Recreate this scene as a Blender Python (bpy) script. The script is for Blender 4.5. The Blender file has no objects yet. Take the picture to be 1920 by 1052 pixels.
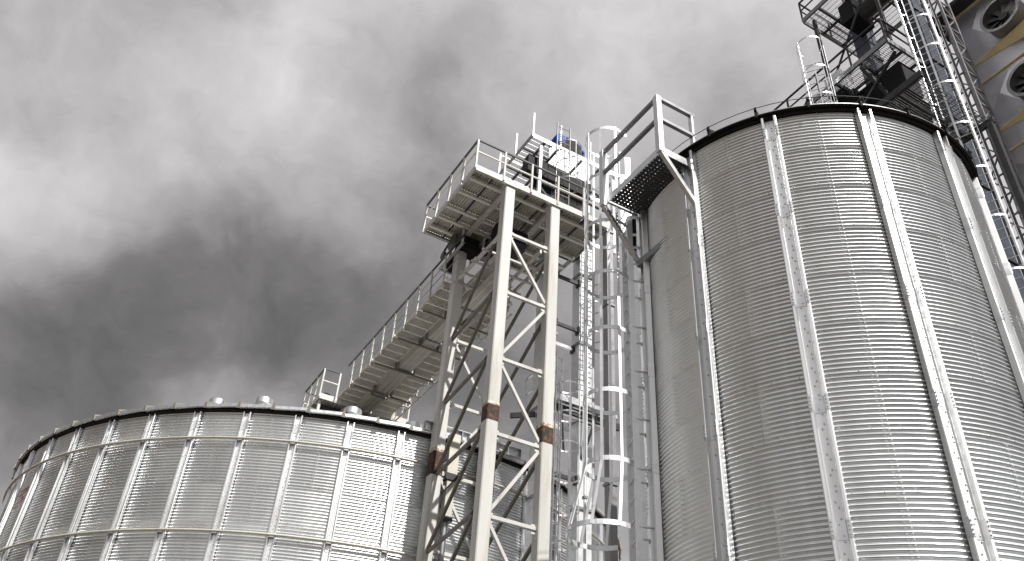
import bpy, math, random
from math import sin, cos, pi, radians
from mathutils import Vector, Matrix
random.seed(7)
scn = bpy.context.scene
col = scn.collection

# ---------------------------------------------------------------- camera
# world axes: +X and +Y follow the steelwork grid, Z is up, metres; the photographer stands at the origin
cam_d = bpy.data.cameras.new('camera'); cam = bpy.data.objects.new('camera', cam_d); col.objects.link(cam)
cam_d.sensor_width = 36.0; cam_d.lens = 29.93; cam_d.clip_start = 0.1; cam_d.clip_end = 3000
cam.matrix_world = Matrix.Translation((0, 0, 1.7)) @ Matrix.Rotation(radians(-28), 4, 'Z') @ Matrix.Rotation(radians(90 + 36.61), 4, 'X') @ Matrix.Rotation(radians(4.11), 4, 'Z')
scn.camera = cam

# ---------------------------------------------------------------- light
SUN_A = radians(174.8)          # horizontal angle of the sun measured from +Y towards +X
SUN_E = radians(50)
sun_dir = Vector((sin(SUN_A) * cos(SUN_E), cos(SUN_A) * cos(SUN_E), sin(SUN_E)))
sd = bpy.data.lights.new('sun', 'SUN'); sun = bpy.data.objects.new('sun', sd); col.objects.link(sun)
sd.energy = 5.0; sd.angle = radians(0.6); sd.color = (1.0, 0.972, 0.935)
sun.rotation_euler = (-sun_dir).to_track_quat('-Z', 'Y').to_euler()

world = bpy.data.worlds.new('World'); scn.world = world; world.use_nodes = True
wn, wl = world.node_tree.nodes, world.node_tree.links
wn.clear()
def WN(t, **k):
    n = wn.new(t)
    for a, b in k.items(): setattr(n, a, b)
    return n
w_out = WN('ShaderNodeOutputWorld'); w_bg = WN('ShaderNodeBackground'); w_bg.inputs['Strength'].default_value = 0.1
wl.new(w_bg.outputs[0], w_out.inputs[0])
sky = WN('ShaderNodeTexSky', sky_type='NISHITA'); sky.sun_disc = False
sky.sun_elevation = SUN_E; sky.sun_rotation = SUN_A; sky.air_density = 1.0; sky.dust_density = 1.5; sky.ozone_density = 1.0
tc = WN('ShaderNodeTexCoord')
def noise(scale, detail, rough, vec, dist=0.0):
    n = WN('ShaderNodeTexNoise'); n.inputs['Scale'].default_value = scale; n.inputs['Detail'].default_value = detail
    n.inputs['Roughness'].default_value = rough; n.inputs['Distortion'].default_value = dist; wl.new(vec, n.inputs['Vector']); return n
def math_n(op, a, b=None):
    n = WN('ShaderNodeMath', operation=op)
    for i, v in enumerate((a, b)):
        if v is None: continue
        if isinstance(v, (int, float)): n.inputs[i].default_value = v
        else: wl.new(v, n.inputs[i])
    return n.outputs[0]
warp = noise(9.0, 3, 0.5, tc.outputs['Generated'])
wsub = WN('ShaderNodeVectorMath', operation='SUBTRACT'); wl.new(warp.outputs['Color'], wsub.inputs[0]); wsub.inputs[1].default_value = (0.5, 0.5, 0.5)
wsc = WN('ShaderNodeVectorMath', operation='SCALE'); wl.new(wsub.outputs[0], wsc.inputs[0]); wsc.inputs['Scale'].default_value = 0.10
wadd = WN('ShaderNodeVectorMath', operation='ADD'); wl.new(tc.outputs['Generated'], wadd.inputs[0]); wl.new(wsc.outputs[0], wadd.inputs[1])
big = noise(3.2, 5, 0.5, tc.outputs['Generated'])
fine = noise(5.0, 10, 0.60, wadd.outputs[0])
val = math_n('ADD', math_n('MULTIPLY', math_n('SUBTRACT', big.outputs['Fac'], 0.5), 0.16), math_n('MULTIPLY', math_n('SUBTRACT', fine.outputs['Fac'], 0.5), 0.42))
lump = noise(11.0, 6, 0.55, wadd.outputs[0])
val = math_n('ADD', val, math_n('MULTIPLY', math_n('SUBTRACT', lump.outputs['Fac'], 0.5), 0.34))
val = math_n('ADD', val, 0.66)
# cloud banks of the day: direction, angular size, lighter (+) or heavier (-)
CLOUDS = [   # direction, angular reach, lighter (+) or heavier (-)
    ((-0.182, 0.715, 0.675), 0.24, -0.069),
    ((-0.098, 0.742, 0.664), 0.24, 0.141),
    ((-0.135, 0.809, 0.572), 0.24, -0.051),
    ((0.030, 0.741, 0.670), 0.24, -0.013),
    ((-0.019, 0.787, 0.616), 0.24, -0.082),
    ((-0.070, 0.836, 0.544), 0.24, 0.094),
    ((-0.107, 0.868, 0.485), 0.24, 0.158),
    ((0.018, 0.847, 0.532), 0.24, -0.009),
    ((0.145, 0.804, 0.576), 0.24, -0.167),
    ((0.177, 0.748, 0.639), 0.24, -0.011),
    ((0.170, 0.683, 0.710), 0.24, -0.113),
    ((0.082, 0.645, 0.760), 0.24, 0.002),
    ((0.233, 0.592, 0.771), 0.24, 0.005),
    ((0.262, 0.638, 0.724), 0.24, -0.141),
    ((0.335, 0.549, 0.766), 0.24, 0.034),
    ((0.415, 0.455, 0.788), 0.24, 0.074),
    ((0.486, 0.388, 0.783), 0.24, 0.067),
    ((0.484, 0.469, 0.739), 0.24, -0.183),
    ((-0.053, 0.895, 0.442), 0.24, -0.317),
    ((0.044, 0.881, 0.470), 0.24, -0.097),
    ((0.153, 0.869, 0.470), 0.24, -0.011),
    ((-0.052, 0.930, 0.365), 0.24, -0.188),
    ((0.035, 0.912, 0.409), 0.24, 0.009),
    ((0.267, 0.756, 0.598), 0.24, -0.024),
    ((0.323, 0.822, 0.470), 0.24, -0.265),
    ((0.531, 0.746, 0.402), 0.24, -0.240),
    ((0.211, 0.828, 0.519), 0.24, -0.078),
    ((0.101, 0.853, 0.512), 0.24, -0.120),
    ((-0.027, 0.690, 0.723), 0.24, -0.072),
    ((0.348, 0.678, 0.648), 0.24, 0.033),
    ((0.438, 0.559, 0.704), 0.24, -0.064),
    ((0.088, 0.713, 0.696), 0.24, 0.125),
    ((0.093, 0.775, 0.625), 0.24, -0.024),
    ((0.023, 0.811, 0.585), 0.24, -0.018),
    ((-0.116, 0.704, 0.701), 0.24, -0.154),
    ((-0.136, 0.763, 0.632), 0.24, 0.108),
    ((0.173, 0.573, 0.801), 0.24, -0.035),
    ((0.279, 0.519, 0.808), 0.24, -0.015),
    ((0.081, 0.806, 0.586), 0.24, -0.056),
    ((0.223, 0.711, 0.667), 0.24, -0.042),
    ((-0.073, 0.788, 0.611), 0.24, -0.041),
    ((0.092, 0.742, 0.664), 0.24, 0.109),
    ((0.392, 0.731, 0.559), 0.24, -0.164),
    ((0.239, 0.847, 0.475), 0.24, -0.068),
    ((-0.047, 0.870, 0.490), 0.24, -0.115),
    ((0.476, 0.677, 0.562), 0.24, -0.105),
    ((-0.848, 0.349, 0.399), 1.15, -0.420),   # storm bank continued out of view, deepened to darken the narrow silo
]
for c, s, a in CLOUDS:
    d = WN('ShaderNodeVectorMath', operation='DISTANCE'); wl.new(wadd.outputs[0], d.inputs[0]); d.inputs[1].default_value = Vector(c).normalized()
    m = WN('ShaderNodeMapRange', interpolation_type='SMOOTHERSTEP'); wl.new(d.outputs['Value'], m.inputs['Value'])
    m.inputs['From Min'].default_value = 0.0; m.inputs['From Max'].default_value = s; m.inputs['To Min'].default_value = a; m.inputs['To Max'].default_value = 0.0
    val = math_n('ADD', val, m.outputs[0])
ramp = WN('ShaderNodeValToRGB'); wl.new(val, ramp.inputs['Fac'])
cr = ramp.color_ramp; cr.interpolation = 'LINEAR'
cr.elements[0].position = 0.0; cr.elements[0].color = (0.060, 0.060, 0.062, 1)
cr.elements[1].position = 1.0; cr.elements[1].color = (0.84, 0.815, 0.82, 1)
for pos_, l_ in ((0.25, 0.17), (0.5, 0.36), (0.75, 0.58)):
    e = cr.elements.new(pos_); e.color = (l_ * 1.015, l_ * 0.985, l_ * 1.0, 1)
csc = WN('ShaderNodeVectorMath', operation='SCALE'); wl.new(ramp.outputs['Color'], csc.inputs[0]); csc.inputs['Scale'].default_value = 9.4
# clear gaps only where the cloud is thinnest
gap = WN('ShaderNodeMapRange'); wl.new(val, gap.inputs['Value']); gap.inputs['From Min'].default_value = 1.0; gap.inputs['From Max'].default_value = 1.5; gap.inputs['To Max'].default_value = 0.5
mix = WN('ShaderNodeMix', data_type='RGBA'); wl.new(gap.outputs[0], mix.inputs['Factor']); wl.new(csc.outputs[0], mix.inputs[6]); wl.new(sky.outputs['Color'], mix.inputs[7])
wl.new(mix.outputs[2], w_bg.inputs['Color'])

vs = scn.view_settings
vs.view_transform = 'Standard'; vs.look = 'None'; vs.gamma = 1.0; vs.exposure = 0.4; vs.use_curve_mapping = False

# ---------------------------------------------------------------- materials
def material(name, color, metallic=0.0, rough=0.5, var=0.0, vscale=8.0, rvar=0.0, stain=None, stain_amt=0.0, stain_scale=3.0, bump=0.0, bscale=60.0, streak=False, voronoi=False, smin=0.56, smax=0.74):
    m = bpy.data.materials.new(name); m.use_nodes = True
    N, L = m.node_tree.nodes, m.node_tree.links
    b = N['Principled BSDF']
    b.inputs['Base Color'].default_value = (*color, 1); b.inputs['Metallic'].default_value = metallic; b.inputs['Roughness'].default_value = rough
    t = N.new('ShaderNodeTexCoord'); vec = t.outputs['Object']
    if streak:
        mp = N.new('ShaderNodeMapping'); mp.inputs['Scale'].default_value = (1, 1, 0.12); L.new(vec, mp.inputs['Vector']); vec2 = mp.outputs[0]
    else: vec2 = vec
    cur = None
    if var > 0:
        if voronoi:
            n = N.new('ShaderNodeTexVoronoi'); n.inputs['Scale'].default_value = vscale; L.new(vec, n.inputs['Vector'])
            sp = N.new('ShaderNodeSeparateColor'); L.new(n.outputs['Color'], sp.inputs[0]); src = sp.outputs[0]
        else:
            n = N.new('ShaderNodeTexNoise'); n.inputs['Scale'].default_value = vscale; n.inputs['Detail'].default_value = 6; L.new(vec2, n.inputs['Vector']); src = n.outputs['Fac']
        mr = N.new('ShaderNodeMapRange'); L.new(src, mr.inputs['Value']); mr.inputs['From Min'].default_value = 0.25 if not voronoi else 0; mr.inputs['From Max'].default_value = 0.75 if not voronoi else 1
        mx = N.new('ShaderNodeMix'); mx.data_type = 'RGBA'; L.new(mr.outputs[0], mx.inputs['Factor'])
        mx.inputs[6].default_value = (*[c * (1 - var) for c in color], 1); mx.inputs[7].default_value = (*[min(1, c * (1 + var)) for c in color], 1)
        cur = mx.outputs[2]
        if rvar > 0:
            m2 = N.new('ShaderNodeMapRange'); L.new(src, m2.inputs['Value']); m2.inputs['To Min'].default_value = rough - rvar; m2.inputs['To Max'].default_value = rough + rvar
            L.new(m2.outputs[0], b.inputs['Roughness'])
    if stain:
        n = N.new('ShaderNodeTexNoise'); n.inputs['Scale'].default_value = stain_scale; n.inputs['Detail'].default_value = 8; n.inputs['Roughness'].default_value = 0.65; L.new(vec2, n.inputs['Vector'])
        mr = N.new('ShaderNodeMapRange'); L.new(n.outputs['Fac'], mr.inputs['Value']); mr.inputs['From Min'].default_value = smin; mr.inputs['From Max'].default_value = smax; mr.inputs['To Max'].default_value = stain_amt
        mx = N.new('ShaderNodeMix'); mx.data_type = 'RGBA'; L.new(mr.outputs[0], mx.inputs['Factor'])
        if cur: L.new(cur, mx.inputs[6])
        else: mx.inputs[6].default_value = (*color, 1)
        mx.inputs[7].default_value = (*stain, 1); cur = mx.outputs[2]
    if cur: L.new(cur, b.inputs['Base Color'])
    if bump > 0:
        n = N.new('ShaderNodeTexNoise'); n.inputs['Scale'].default_value = bscale; n.inputs['Detail'].default_value = 5; L.new(vec, n.inputs['Vector'])
        bp = N.new('ShaderNodeBump'); bp.inputs['Strength'].default_value = bump; bp.inputs['Distance'].default_value = 0.01; L.new(n.outputs['Fac'], bp.inputs['Height']); L.new(bp.outputs[0], b.inputs['Normal'])
    return m
M = {}
M['sheet'] = material('galvanised_sheet', (0.90, 0.93, 0.965), 1.0, 0.33, var=0.07, vscale=2.2, rvar=0.05, streak=True, stain=(0.6, 0.59, 0.56), stain_amt=0.5, stain_scale=1.4)
def per_object(m, lo, hi, rough):
    "each sheet comes from its own coil: small tone and gloss differences, slight waviness"
    N, L = m.node_tree.nodes, m.node_tree.links; b = N['Principled BSDF']
    oi = N.new('ShaderNodeObjectInfo'); mr = N.new('ShaderNodeMapRange'); L.new(oi.outputs['Random'], mr.inputs['Value']); mr.inputs['To Min'].default_value = lo; mr.inputs['To Max'].default_value = hi
    src = b.inputs['Base Color'].links[0].from_socket
    mx = N.new('ShaderNodeVectorMath'); mx.operation = 'SCALE'; L.new(src, mx.inputs[0]); L.new(mr.outputs[0], mx.inputs['Scale']); L.new(mx.outputs[0], b.inputs['Base Color'])
    rs = b.inputs['Roughness'].links[0].from_socket; ad = N.new('ShaderNodeMath'); ad.operation = 'MULTIPLY_ADD'; L.new(oi.outputs['Random'], ad.inputs[0]); ad.inputs[1].default_value = rough; L.new(rs, ad.inputs[2]); L.new(ad.outputs[0], b.inputs['Roughness'])
    tcn = N.new('ShaderNodeTexCoord'); vm = N.new('ShaderNodeVectorMath'); vm.operation = 'MULTIPLY_ADD'; L.new(tcn.outputs['Object'], vm.inputs[0]); vm.inputs[1].default_value = (1, 1, 1); L.new(oi.outputs['Random'], vm.inputs[2])
    n = N.new('ShaderNodeTexNoise'); n.inputs['Scale'].default_value = 2.6; n.inputs['Detail'].default_value = 3; L.new(vm.outputs[0], n.inputs['Vector'])
    bp = N.new('ShaderNodeBump'); bp.inputs['Strength'].default_value = 0.2; bp.inputs['Distance'].default_value = 0.04; L.new(n.outputs['Fac'], bp.inputs['Height']); L.new(bp.outputs[0], b.inputs['Normal'])
per_object(M['sheet'], 0.945, 1.0, 0.03)
M['stiff'] = material('galvanised_stiffener', (0.80, 0.81, 0.81), 1.0, 0.42, var=0.10, vscale=5, rvar=0.07, streak=True, stain=(0.48, 0.42, 0.33), stain_amt=0.45, stain_scale=2.3)
M['galv'] = material('galvanised_steel', (0.76, 0.77, 0.78), 1.0, 0.36, var=0.10, vscale=9, rvar=0.08, stain=(0.45, 0.43, 0.40), stain_amt=0.4)
M['bright'] = material('new_galvanised', (0.74, 0.755, 0.77), 0.72, 0.46, var=0.10, vscale=7, rvar=0.08, stain=(0.5, 0.49, 0.47), stain_amt=0.4)
M['galv_dull'] = material('weathered_galvanised', (0.30, 0.305, 0.31), 0.85, 0.48, var=0.15, vscale=6, rvar=0.08, stain=(0.2, 0.19, 0.17), stain_amt=0.5)
M['dark_steel'] = material('dark_steel', (0.05, 0.05, 0.052), 0.4, 0.5, var=0.2, vscale=6, rvar=0.1)
M['black'] = material('black_machine_paint', (0.010, 0.010, 0.011), 0.0, 0.65, var=0.3, vscale=10, rvar=0.1); M['black'].node_tree.nodes['Principled BSDF'].inputs['Specular IOR Level'].default_value = 0.25
M['eave'] = material('eave_shade_trim', (0.013, 0.012, 0.010), 0.0, 0.8, var=0.3, vscale=5); M['eave'].node_tree.nodes['Principled BSDF'].inputs['Specular IOR Level'].default_value = 0.2  # near-black: the shade under the roof overhang is put into this colour
M['bolt'] = material('zinc_bolt', (0.55, 0.55, 0.54), 0.9, 0.45)
M['cream'] = material('cream_paint', (0.53, 0.525, 0.50), 0.0, 0.42, var=0.10, vscale=3, streak=True, stain=(0.30, 0.235, 0.165), stain_amt=0.6, stain_scale=3.4, smin=0.52, smax=0.74, bump=0.08, bscale=30)
M['rust'] = material('rust', (0.038, 0.021, 0.014), 0.1, 0.75, var=0.5, vscale=7, stain=(0.25, 0.10, 0.03), stain_amt=0.8, stain_scale=9, smin=0.5, smax=0.68, bump=0.4, bscale=40)
M['rust_run'] = material('rust_run', (0.27, 0.14, 0.06), 0.0, 0.7, var=0.5, vscale=9, stain=(0.63, 0.62, 0.58), stain_amt=1.0, stain_scale=13, smin=0.42, smax=0.56)
M['deck'] = material('deck_plank', (0.60, 0.58, 0.52), 0.1, 0.6, var=0.15, vscale=4, stain=(0.2, 0.17, 0.12), stain_amt=0.5, stain_scale=5)
M['duct'] = material('tan_duct', (0.50, 0.48, 0.42), 0.3, 0.5, var=0.1, vscale=4, stain=(0.3, 0.24, 0.17), stain_amt=0.5)
M['white'] = material('white_paint', (0.84, 0.83, 0.78), 0.0, 0.45, var=0.06, vscale=4, stain=(0.5, 0.44, 0.35), stain_amt=0.5, stain_scale=5)
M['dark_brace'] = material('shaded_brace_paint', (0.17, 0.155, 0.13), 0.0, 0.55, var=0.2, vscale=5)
M['trunk'] = material('blue_grey_paint', (0.085, 0.095, 0.12), 0.3, 0.4, var=0.25, vscale=2, rvar=0.1)
M['blue'] = material('blue_motor_paint', (0.03, 0.09, 0.50), 0.0, 0.35, var=0.1, vscale=8)
M['red'] = material('red_paint', (0.42, 0.03, 0.03), 0.0, 0.5, var=0.2, vscale=12)
M['dryer'] = material('dryer_cladding', (0.62, 0.61, 0.64), 0.75, 0.38, var=0.12, vscale=1.2, rvar=0.08, stain=(0.42, 0.40, 0.38), stain_amt=0.5, stain_scale=0.9)
M['warm_bounce'] = material('warm_bounce_flashing', (0.90, 0.70, 0.38), 0.0, 0.45, var=0.2, vscale=3, stain=(0.5, 0.34, 0.16), stain_amt=0.6, stain_scale=3)  # warm light reflected off the yard, put into the flashing's yellow
M['ground'] = material('gravel_yard', (0.050, 0.040, 0.029), 0.0, 0.9, var=0.25, vscale=1.5, stain=(0.036, 0.03, 0.023), stain_amt=0.7, stain_scale=0.4, bump=0.6, bscale=25)
M['asphalt'] = material('asphalt', (0.024, 0.023, 0.022), 0.0, 0.85, var=0.25, vscale=3, bump=0.4, bscale=50)
M['concrete'] = material('concrete', (0.13, 0.117, 0.10), 0.0, 0.85, var=0.12, vscale=2, bump=0.3, bscale=30)

# ---------------------------------------------------------------- mesh helpers
class MB:
    def __init__(s): s.v = []; s.f = []; s.smooth = []; s.mi = []; s.cm = 0
    def add(s, vs, fs, smooth=False):
        o = len(s.v); s.v += [tuple(p) for p in vs]
        for f in fs: s.f.append(tuple(i + o for i in f)); s.smooth.append(smooth); s.mi.append(s.cm)
    def box(s, lo, hi):
        x0, y0, z0 = lo; x1, y1, z1 = hi
        s.add([(x0,y0,z0),(x1,y0,z0),(x1,y1,z0),(x0,y1,z0),(x0,y0,z1),(x1,y0,z1),(x1,y1,z1),(x0,y1,z1)],
              [(3,2,1,0),(4,5,6,7),(0,1,5,4),(1,2,6,5),(2,3,7,6),(3,0,4,7)]); return s
    def beam(s, p0, p1, w, h, up=(0,0,1), chan=0):
        p0, p1 = Vector(p0), Vector(p1); d = (p1 - p0).normalized(); up = Vector(up)
        if abs(d.dot(up)) > 0.98: up = Vector((0, 1, 0))
        a = d.cross(up).normalized(); b = a.cross(d).normalized()
        a *= w / 2; b *= h / 2
        q = [p0 - a - b, p0 + a - b, p0 + a + b, p0 - a + b, p1 - a - b, p1 + a - b, p1 + a + b, p1 - a + b]
        s.add(q, [(3,2,1,0),(4,5,6,7),(0,1,5,4),(1,2,6,5),(2,3,7,6),(3,0,4,7)]); return s
    def angle(s, p0, p1, w, t=0.008, up=(0,0,1)):     # L section
        p0, p1 = Vector(p0), Vector(p1); d = (p1 - p0).normalized(); up = Vector(up)
        if abs(d.dot(up)) > 0.98: up = Vector((0, 1, 0))
        a = d.cross(up).normalized(); b = a.cross(d).normalized()
        s.beam(p0 + a * (w/2), p1 + a * (w/2), w, t, b); s.beam(p0 - b * (w/2 + t/2), p1 - b * (w/2 + t/2), t, w, b); return s
    def tube(s, p0, p1, r, n=8, r1=None, caps=True):
        p0, p1 = Vector(p0), Vector(p1); d = (p1 - p0).normalized(); r1 = r if r1 is None else r1
        up = Vector((0, 0, 1)) if abs(d.z) < 0.95 else Vector((1, 0, 0))
        a = d.cross(up).normalized(); b = a.cross(d)
        ring = lambda p, rr: [p + a * (rr * cos(2*pi*i/n)) + b * (rr * sin(2*pi*i/n)) for i in range(n)]
        s.add(ring(p0, r) + ring(p1, r1), [(i, (i+1) % n, n + (i+1) % n, n + i) for i in range(n)], True)
        if caps: s.add(ring(p0, r), [tuple(range(n))][::-1]); s.add(ring(p1, r1), [tuple(range(n))])
        return s
    def path(s, pts, r, n=6):
        for i in range(len(pts) - 1): s.tube(pts[i], pts[i+1], r, n)
        return s
    def arc(s, c, r0, r1, z0, z1, a0, a1, n):          # flat bar bent round a vertical axis
        full = abs(abs(a1 - a0) - 2*pi) < 1e-6; k = n if full else n + 1
        q = []
        for i in range(k):
            a = a0 + (a1 - a0) * i / n; x, y = cos(a), sin(a)
            for rr, zz in ((r0, z0), (r1, z0), (r1, z1), (r0, z1)): q.append((c[0] + rr * x, c[1] + rr * y, zz))
        fs = []
        for i in range(n):
            A, B = 4*i, 4*((i+1) % k)
            for j in range(4): fs.append((A + j, B + j, B + (j+1) % 4, A + (j+1) % 4))
        if not full: fs += [(3,2,1,0), (4*n, 4*n+1, 4*n+2, 4*n+3)]
        s.add(q, fs); return s
    def prism(s, poly, axis, a0, a1):                  # extrude a polygon; axis 'x','y' or 'z'
        n = len(poly)
        mk = {'x': lambda p, t: (t, p[0], p[1]), 'y': lambda p, t: (p[0], t, p[1]), 'z': lambda p, t: (p[0], p[1], t)}[axis]
        s.add([mk(p, a0) for p in poly] + [mk(p, a1) for p in poly], [tuple(range(n))[::-1], tuple(range(n, 2*n))] + [(i, (i+1) % n, n + (i+1) % n, n + i) for i in range(n)]); return s
    def bolt(s, p, d, r=0.011, h=0.012, n=6):
        p, d = Vector(p), Vector(d); s.tube(p, p + d * h, r, n, caps=False)
        up = Vector((0, 0, 1)); a = d.cross(up).normalized(); b = a.cross(d)
        s.add([p + d * h + a * (r * cos(2*pi*i/n)) + b * (r * sin(2*pi*i/n)) for i in range(n)], [tuple(range(n))]); return s
    def mesh(s, name, mat, off=(0,0,0)):
        me = bpy.data.meshes.new(name)
        me.from_pydata([(x - off[0], y - off[1], z - off[2]) for x, y, z in s.v], [], s.f)
        me.polygons.foreach_set('use_smooth', s.smooth)
        for m in (mat if isinstance(mat, (list, tuple)) else [mat]): me.materials.append(M[m])
        me.polygons.foreach_set('material_index', s.mi)
        me.update(); return me

class Thing:
    def __init__(s, name, label, cat, loc, group=None):
        s.loc = tuple(loc); s.e = bpy.data.objects.new(name, None); s.e.empty_display_size = 0.3; col.objects.link(s.e)
        s.e.location = s.loc; s.e['label'] = label; s.e['category'] = cat
        if group: s.e['group'] = group
    def part(s, name, mb, mat, parent=None, label=None):
        o = bpy.data.objects.new(name, mb.mesh(name, mat, s.loc)); col.objects.link(o); o.parent = parent or s.e
        if label: o['label'] = label
        return o
    def inst(s, name, me, loc=None, rotz=0.0, parent=None):    # loc in world metres
        o = bpy.data.objects.new(name, me); col.objects.link(o); o.parent = parent or s.e
        if loc is not None: o.location = [a - b for a, b in zip(loc, s.loc)]
        o.rotation_euler = (0, 0, rotz); return o

# ---------------------------------------------------------------- ground
mb = MB(); mb.add([(-900, -900, 0), (900, -900, 0), (900, 900, 0), (-900, 900, 0)], [(0, 1, 2, 3)])
g = bpy.data.objects.new('ground', mb.mesh('ground', 'ground')); col.objects.link(g); g['kind'] = 'structure'
mb = MB(); mb.add([(3.2, -300, .004), (60, -300, .004), (60, 4.2, .004), (3.2, 4.2, .004)], [(0, 1, 2, 3)])
g = bpy.data.objects.new('road', mb.mesh('road', 'asphalt')); col.objects.link(g); g['kind'] = 'structure'

mb = MB(); mb.add([(-14, 9.6, .008), (6.3, 9.6, .008), (6.3, 13.0, .008), (12.5, 13.0, .008), (12.5, 17.0, .008), (-14, 17.0, .008)], [(0, 1, 2, 3, 4, 5)])  # unseen paler paving, added to bounce light up under conveyor and platform
g = bpy.data.objects.new('concrete_apron', mb.mesh('concrete_apron', 'concrete')); col.objects.link(g); g['kind'] = 'structure'

# ---------------------------------------------------------------- silos
def sheet_mesh(R, half, cols, amp, PITCH):
    RING = PITCH * 12; b = MB(); rows = 12 * 8; vs = []; fs = []
    ext = radians(0.35) * 3.0 / R
    for i in range(rows + 1):
        z = -RING * i / rows; r0 = R + amp * cos(2 * pi * z / PITCH)
        for j in range(cols + 1):
            a = -half + (2 * half + ext) * j / cols; r = r0 + 0.0016 * j / cols
            vs.append((r * cos(a), r * sin(a), z))
    for i in range(rows):
        for j in range(cols):
            p = i * (cols + 1) + j; fs.append((p, p + cols + 1, p + cols + 2, p + 1))
    b.add(vs, fs, True)
    b.cm = 1
    for k in range(12):
        for da in (-0.022, 0.022):
            a = half + da / R; z = -PITCH * (k + 0.0) - (0.012 if da > 0 else -0.0) - 0.004
            b.bolt(((R + amp) * cos(a), (R + amp) * sin(a), z), (cos(a), sin(a), 0), 0.0065, 0.010)
    nh = max(4, int(2 * half * R / 0.3))
    for k in range(nh):
        a = -half + 2 * half * (k + 0.5) / nh
        b.bolt(((R + amp) * cos(a), (R + amp) * sin(a), -RING + PITCH * 0.98), (cos(a), sin(a), 0), 0.0065, 0.010)
    return b.mesh('wall_sheet', ['sheet', 'bolt'])
def stiff_profile(k): return [(-.125*k, .006), (-.118*k, .076*k+.01), (-.108*k, .085*k+.01), (-.078*k, .085*k+.01), (-.066*k, .022), (-.06*k, .014), (.06*k, .014), (.066*k, .022), (.078*k, .085*k+.01), (.108*k, .085*k+.01), (.118*k, .076*k+.01), (.125*k, .006)]
def stiffener_mesh(R, k, z0, z1, PITCH):
    b = MB(); P = stiff_profile(k); n = len(P)
    b.add([(R + r, t, z0) for t, r in P] + [(R + r, t, z1) for t, r in P], [(i, i + 1, n + i + 1, n + i) for i in range(n - 1)] + [tuple(range(n))[::-1], tuple(range(n, 2 * n))])
    b.cm = 1; z = z1 - 0.06; c = 0
    while z > z0 + 0.1:
        b.bolt((R + .014, (0.02 if c % 3 else -0.012) * k, z), (1, 0, 0), 0.010, 0.012, 5); z -= PITCH * (1 if c % 2 else 2); c += 1
    return b.mesh('stiffener', ['stiff', 'bolt'])
def splice_mesh(R, k):
    b = MB(); h = 0.20
    for s in (-1, 1):
        q = [(.0665*k, .012), (.079*k, .091*k+.011), (.109*k, .091*k+.011), (.122*k, .075*k+.01), (.129*k, .006)]
        q = [(s * t, r) for t, r in q]; m = len(q)
        b.add([(R + r, t, 0) for t, r in q] + [(R + r, t, -h) for t, r in q], [(i, i + 1, m + i + 1, m + i) for i in range(m - 1)])
        b.cm = 1
        for i in range(4):
            b.bolt((R + .091*k + .011, s * .094*k, -0.03 - i * 0.046), (1, 0, 0), 0.010, 0.012, 5)
        b.cm = 0
    b.box((R + .0145, -.058*k, -h), (R + .019, .058*k, -0.0))
    return b.mesh('splice_plate', ['galv', 'bolt'])

def build_silo(name, label, cx, cy, R, eave, N, ph, cols, amp, k, splice_every, PITCH, bays=2):
    RING = PITCH * 12; T = Thing(name, label, 'silo', (cx, cy, 0))
    step = 2 * pi / N; rings = int((eave - 0.25) / RING)
    me = sheet_mesh(R, step * bays / 2, cols, amp, PITCH)
    for i in range(rings):
        off = (i % 2) * step
        for j in range(N // bays + (N % bays > 0)):
            a = ph + step * 0.5 + off + j * bays * step
            T.inst('wall_sheet', me, (cx, cy, eave - i * RING), a + (random.random() - .5) * 0.0008)
    z0 = eave - rings * RING
    b = MB(); b.arc((cx, cy), R - 0.25, R + 0.30, 0.0, z0 + 0.03, 0, 2*pi, 96); T.part('foundation_ring', b, 'concrete')
    sm = stiffener_mesh(R + amp, k, z0 + 0.03, eave - 0.02, PITCH); sp = splice_mesh(R + amp, k)
    for i in range(N):
        s = T.inst('stiffener', sm, (cx, cy, 0), ph + i * step)
        for q in range(rings // splice_every + 1):
            z = eave - 0.22 - q * splice_every * RING - splice_every * 0.0
            if z < 1: break
            o = bpy.data.objects.new('splice_plate', sp); col.objects.link(o); o.parent = s; o.location = (0, 0, z)
    return T

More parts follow.
